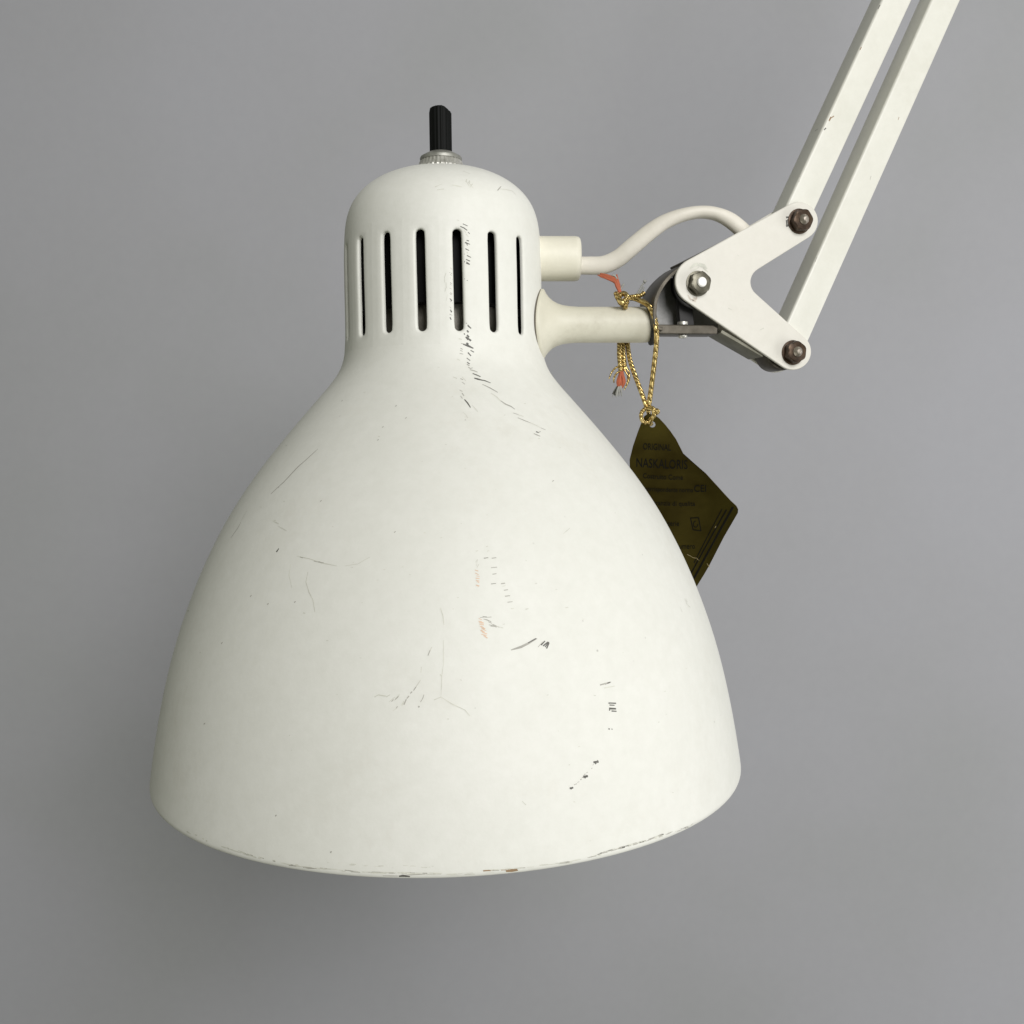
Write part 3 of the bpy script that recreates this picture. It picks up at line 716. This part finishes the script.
wb = prism([(724, 329.3), (766, 353.6), (764.5, 356.6), (722.5, 332.4)][::-1], PT + .2, PT + GAP - .2, 'x', 'stem', lamp, bev=.5)
o = wb.build('joint_web', 'web', lamp); sharp(o)
vert_rivet(688, 320.0, 337.0, 4.4, 12, 'zinc')
b_ = MB(); b_.add(*lathe([(.01, 3.8), (23.6, 3.8), (24.4, 4.4), (24.4, 6.2), (23.4, 6.8), (.01, 6.8)], on(698.8, 283), NB, 60)); o = b_.build('friction_washer', 'rubber_shadow', br); sharp(o)
b_ = MB(); b_.add(*lathe([(.01, 8.5), (13, 8.5), (13, GAP - 1), (.01, GAP - 1)], on(697.5, 283), NB, 40)); o = b_.build('pivot_spacer', 'bracket', br); sharp(o)
# the stop tab hanging from the pivot and a dark disc filling the lower lobe
mb = prism([(684, 296), (699, 302), (701, 330), (687, 327)], 14, 20, 'x', 'rubber_shadow', lamp, bev=.6); o = mb.build('stop_tab', 'rubber_shadow', br); sharp(o)
b_ = MB(); b_.add(*lathe([(.01, PT + 2), (17.5, PT + 2), (18.5, PT + 4), (18.5, PT + GAP - 4), (17.5, PT + GAP - 2), (.01, PT + GAP - 2)], on(786, 351), NB, 40)); o = b_.build('gap_disc', 'bracket', lamp); sharp(o)

# ------------------------------------------------------------------ swing tag
tagloc = at(648, 300, -20)
tag = thing('swing_tag', 'dark gold foil swing tag hanging on a gold string tied round the lamp stem', 'tag', tagloc)
def gold(path, r, mb_): mb_.add(*tube([at(*p) for p in path], r, 10, 6))
sg = MB()
FY = -26
gold([(627, 297, FY + 8), (636, 299, -20), (646, 303.5, -24), (651, 309, -27), (655, 320, -29), (656.5, 333, -28), (656, 348, -22), (653.5, 370, -14), (651, 390, -6), (649, 404, -2), (648, 410, 0)], 2.5, sg)
gold([(627, 299, FY + 8), (625.5, 306, -22), (626, 312, 6), (627.5, 325, 18), (627.5, 342, 14), (630, 360, 8), (636, 378, 2), (642, 394, -1), (647, 408, -1)], 2.4, sg)
gold([(646, 408, -2), (641.5, 413, -4), (642, 420, -3), (646.5, 422.5, 0), (649, 418, 4), (648, 410, 2)], 2.1, sg)
gold([(648, 408, -2), (653, 409, -5), (654, 415, -5), (650, 421, 0), (651, 424, 4)], 2.6, sg)
strg = sg.build('string', 'gold', tag)
kn = MB()
gold([(616, 293, FY + 6), (618.5, 299, FY + 2), (623, 302, FY), (627, 297, FY + 2), (623.5, 293.5, FY + 6), (619, 297, FY + 6), (621, 303, FY + 6), (625, 300, FY + 5)], 2.6, kn)
kn.build('knot', 'gold', strg)
kn = MB()
c_ = at(656.5, 411.5, -6); 
kn.add(*lathe([(.01, -3.4), (2.2, -2.7), (3.3, -.9), (3.3, .9), (2.2, 2.7), (.01, 3.4)], c_, V((.3, -1, .4)), 20)); kn.build('knot', 'gold', strg)
# loose doubled ends behind the stem, then the frayed tuft
ts = MB()
gold([(627, 302, -20), (625.5, 307, 0), (623.5, 320, 16), (623, 341, 14), (623.5, 355, 10), (625, 370, 8)], 2.4, ts)
gold([(626, 302, -20), (622, 308, 0), (619.5, 322, 16), (619.5, 342, 12), (619.5, 356, 9), (621, 372, 7)], 2.5, ts)
gold([(630, 297, -20), (640, 295.5, -18), (644, 293, -16)], 2.2, ts)
te = ts.build('string_end', 'gold', strg)
fr = MB()
for i in range(16):
    a = random.uniform(-3.4, 3.4); b0 = random.uniform(-2, 2)
    fr.add(*tube([at(622 + b0 * .5, 369, 7), at(621 + a * .6, 375, 6 + b0), at(620.5 + a * 1.25, 382, 5 + b0), at(620 + a * .7, 388, 5)], [.9, 1.3, 1.4, .7], 6, 4), m=0)
for i in range(18):
    a = random.uniform(-4, 4); b0 = random.uniform(-3, 3)
    fr.add(*tube([at(620 + a * .4, 385, 5), at(618 + a * .8, 390, 5 + b0), at(617 + a * 1.2, 395 + random.uniform(-2, 3), 5 + b0)], [.8, .8, .25], 5, 3), m=1 if i % 3 else 2)
for q in (((622, 368), (617, 367), (612, 372), (609, 379)), ((622, 371), (617, 373), (614, 378), (614, 383)), ((625, 366), (629, 372), (629, 380), (626, 387)), ((624, 369), (628, 376), (627, 384), (624, 390))):
    fr.add(*tube([at(u, v, 7) for u, v in q], [1.1, 1.0, .9, .5], 6, 4), m=3)
fr.build('frayed_end', ['red', 'grey_fibre', 'black_fibre', 'gold'], strg, label='orange frayed end with grey tuft')
rd = MB()
for i in range(9):
    a = random.uniform(-1.6, 1.6); e = random.uniform(-2.0, 2.0)
    rd.add(*tube([at(621 + a * .5, 294, -19), at(618 + a * .9, 288 + a, -18), at(615 + a * .4, 281 + e, -17), at(607, 277 + e * 1.0, -16), at(599 + a, 275 + e * .9, -15)], [.9, 1.3, 1.3, 1.1, .5], 6, 4))
    if i % 2: rd.add(*tube([at(620 + a * .5, 293, -19), at(617.5 + a, 285, -17), at(616 + a * .8, 279 + e, -16), at(615.5 + a, 275 + e * .7, -15)], [.9, 1.3, 1.1, .4], 6, 4))
for q in (((635, 297), (639, 291), (643, 284), (645, 281.5)), ((633, 297), (640, 293), (644, 287)), ((630, 300), (638, 300), (644, 302), (647, 304)), ((612, 275), (615, 276), (617, 279)), ((622, 286), (624, 284), (620, 290))):
    rd.add(*tube([at(u, v, -18) for u, v in q], [.9, .9, .8, .6][:len(q)], 6, 4), m=1)
rd.add(*tube([at(644, 282, -18), at(646, 280.5, -18)], [2, 1.2], 8, 3), m=1)
rd.build('frayed_end', ['red', 'grey_fibre'], strg, label='orange red thread end above the knot')

# card, hanging behind the flank of the shade, foot swung back
T0 = at(652, 420, 0); T1 = at(652, 600, 104); T2 = at(738, 513, 36)
TN = (T1 - T0).cross(T2 - T0).normalized()
if TN.dot(T0 - CAM) > 0: TN = -TN
def tc(u, v, lift=0.0):
    d = ray(u, v); return CAM + d * ((T0 - CAM).dot(TN) / d.dot(TN)) + TN * lift
OUT = [(648, 414.5), (654, 414.8), (659, 418), (665, 424), (670.5, 430.5), (676, 438), (681, 447.5), (684.5, 454.5), (691, 462.2), (698, 466.6), (706, 472.4), (713, 480.5), (719, 487.4), (724.5, 494), (731, 501.5), (736.5, 507), (738.3, 510.5), (738, 514), (724, 538), (709, 566), (704, 574), (697.4, 584), (684, 606), (672, 626), (664, 617), (655, 585), (643, 530), (634, 490), (629.8, 468), (629.6, 459.5), (633, 446), (637.5, 433), (642, 421.5), (644.5, 416.5)]
HC = (652.3, 424.2); hr = 3.2
cd = MB(); n = len(OUT); k0 = 0
# front and back faces as strips between the outline and the punched hole
hole = []
for (u, v) in OUT:
    a = math.atan2(v - HC[1], u - HC[0]); hole.append((HC[0] + hr * math.cos(a), HC[1] + hr * math.sin(a)))
# subdivide the outline for a slight curl of the foil
def curl(p, u, v): 
    return p + TN * (2.6 * math.sin((u - 640) / 26.0) + 1.8 * math.sin((v - 430) / 24.0) )
LV = 8
for side in (0, 1):
    for l in range(LV + 1):
        f = (l / LV)
        for i in range(n):
            u = hole[i][0] * (1 - f) + OUT[i][0] * f; v = hole[i][1] * (1 - f) + OUT[i][1] * f
            cd.v.append(curl(tc(u, v), u, v) - TN * 1.0 * side)
m_ = (LV + 1) * n
for l in range(LV):
    for i in range(n):
        j = (i + 1) % n
        cd.f.append((l * n + i, l * n + j, (l + 1) * n + j, (l + 1) * n + i)); cd.m.append(0)
        cd.f.append((m_ + l * n + i, m_ + (l + 1) * n + i, m_ + (l + 1) * n + j, m_ + l * n + j)); cd.m.append(0)
for i in range(n):
    j = (i + 1) % n
    cd.f.append((LV * n + i, LV * n + j, m_ + LV * n + j, m_ + LV * n + i)); cd.m.append(0)
    cd.f.append((i, m_ + i, m_ + j, j)); cd.m.append(0)
tb = BVHTree.FromPolygons(cd.v, cd.f)
def printed(txt, u, v, h, wid, slant=0.0):      # text: left end u, baseline v, cap height h, total width
    cu = bpy.data.curves.new('t', 'FONT'); cu.body = txt; cu.size = 1; cu.resolution_u = 3
    ob = bpy.data.objects.new('t', cu); scene.collection.objects.link(ob)
    dg = bpy.context.evaluated_depsgraph_get(); me = bpy.data.meshes.new_from_object(ob.evaluated_get(dg))
    xs = [q.co.x for q in me.vertices]; x0, x1 = min(xs), max(xs); k = len(cd.v)
    for q in me.vertices:
        uu = u + (q.co.x - x0) / (x1 - x0) * wid; vv = v - q.co.y / .72 * h + slant * (uu - u)
        cd.v.append(curl(tc(uu, vv), uu, vv) + TN * .6)
    for p in me.polygons: cd.f.append(tuple(k + i for i in p.vertices)); cd.m.append(1)
    bpy.data.objects.remove(ob); bpy.data.curves.remove(cu); bpy.data.meshes.remove(me)
printed('ORIGINAL', 643, 448.5, 6.4, 28, .01)
printed('NASKALORIS', 636.5, 466, 9.2, 51, .015)
printed('Costruito Come', 643, 477, 5.2, 40, .015)
printed('corrispondente norma', 645, 489.8, 4.8, 48, .01)
printed('CEI', 694, 490, 7.2, 12, .01)
printed('garanzia di qualita', 650, 504, 5.0, 45, .01)
printed('di serie', 662, 525, 5.6, 17, .01)
printed('numero', 676, 548, 5.4, 19, .01)
def cs(pts, w, m=1): 
    k = len(cd.v); P = [curl(tc(u, v), u, v) + TN * .7 for u, v in pts]
    for i, p in enumerate(P):
        t = (P[min(i + 1, len(P) - 1)] - P[max(i - 1, 0)]).normalized(); sd = t.cross(TN).normalized() * w / 2
        cd.v.append(p + sd); cd.v.append(p - sd)
    for i in range(len(P) - 1): cd.f.append((k + 2 * i, k + 2 * i + 1, k + 2 * i + 3, k + 2 * i + 2)); cd.m.append(m)
def ln(a, b_, w, m=1): cs([(a[0] + (b_[0] - a[0]) * i / 8, a[1] + (b_[1] - a[1]) * i / 8) for i in range(9)], w, m)
ln((733, 507.5), (694, 577), 2.0); ln((726.5, 510), (690, 574), 1.3); ln((722, 509), (694, 562), .9)
sq = [(690.5, 517), (698.5, 516.8), (701, 530.5), (693, 529)]
for a, b_ in zip(sq, sq[1:] + sq[:1]): ln(a, b_, .9)
cs([(695.6 + 2.3 * math.cos(a * .6) , 523.4 + 3.2 * math.sin(a * .6)) for a in range(9)], .8)
for q in ((687, 553.5, 692, 556), (692, 556.5, 696, 557.5), (696, 557, 699, 560), (707, 563, 709.5, 567), (716, 526, 715, 528)): cs([(q[0], q[1]), (q[2], q[3])], .7, 2)
cd.build('tag_card', ['card', 'print', 'gold_line'], tag, smooth=True)
sharp(bpy.data.objects['tag_card'], 50)

# ------------------------------------------------------------------ light
world = bpy.data.worlds.new('World'); scene.world = world; world.use_nodes = True
bg = world.node_tree.nodes['Background']; bg.inputs['Color'].default_value = (0.97, 1.0, 0.78, 1); bg.inputs['Strength'].default_value = 0.17
def area(name, loc, target, size, power, color):
    l = bpy.data.lights.new(name, 'AREA'); l.shape = 'RECTANGLE'; l.size, l.size_y = size; l.energy = power; l.color = color
    o = bpy.data.objects.new(name, l); scene.collection.objects.link(o); o.location = loc
    o.rotation_euler = (V(target) - V(loc)).to_track_quat('-Z', 'Y').to_euler(); return o
area('key_light', (0.44, -1.12, 0.52), (0, 0, 0), (0.6, 0.6), 15.6, (1.0, 0.985, 0.995))
area('side_light', (1.25, -0.40, -0.30), (0, 0.15, 0), (0.6, 0.9), 6.9, (0.99, 0.985, 1.0))

scene.view_settings.view_transform = 'Standard'; scene.view_settings.look = 'None'
scene.view_settings.gamma = 1; scene.view_settings.use_curve_mapping = False; scene.view_settings.exposure = 0
scene.render.engine = 'CYCLES'
scene.render.resolution_x = scene.render.resolution_y = 1024
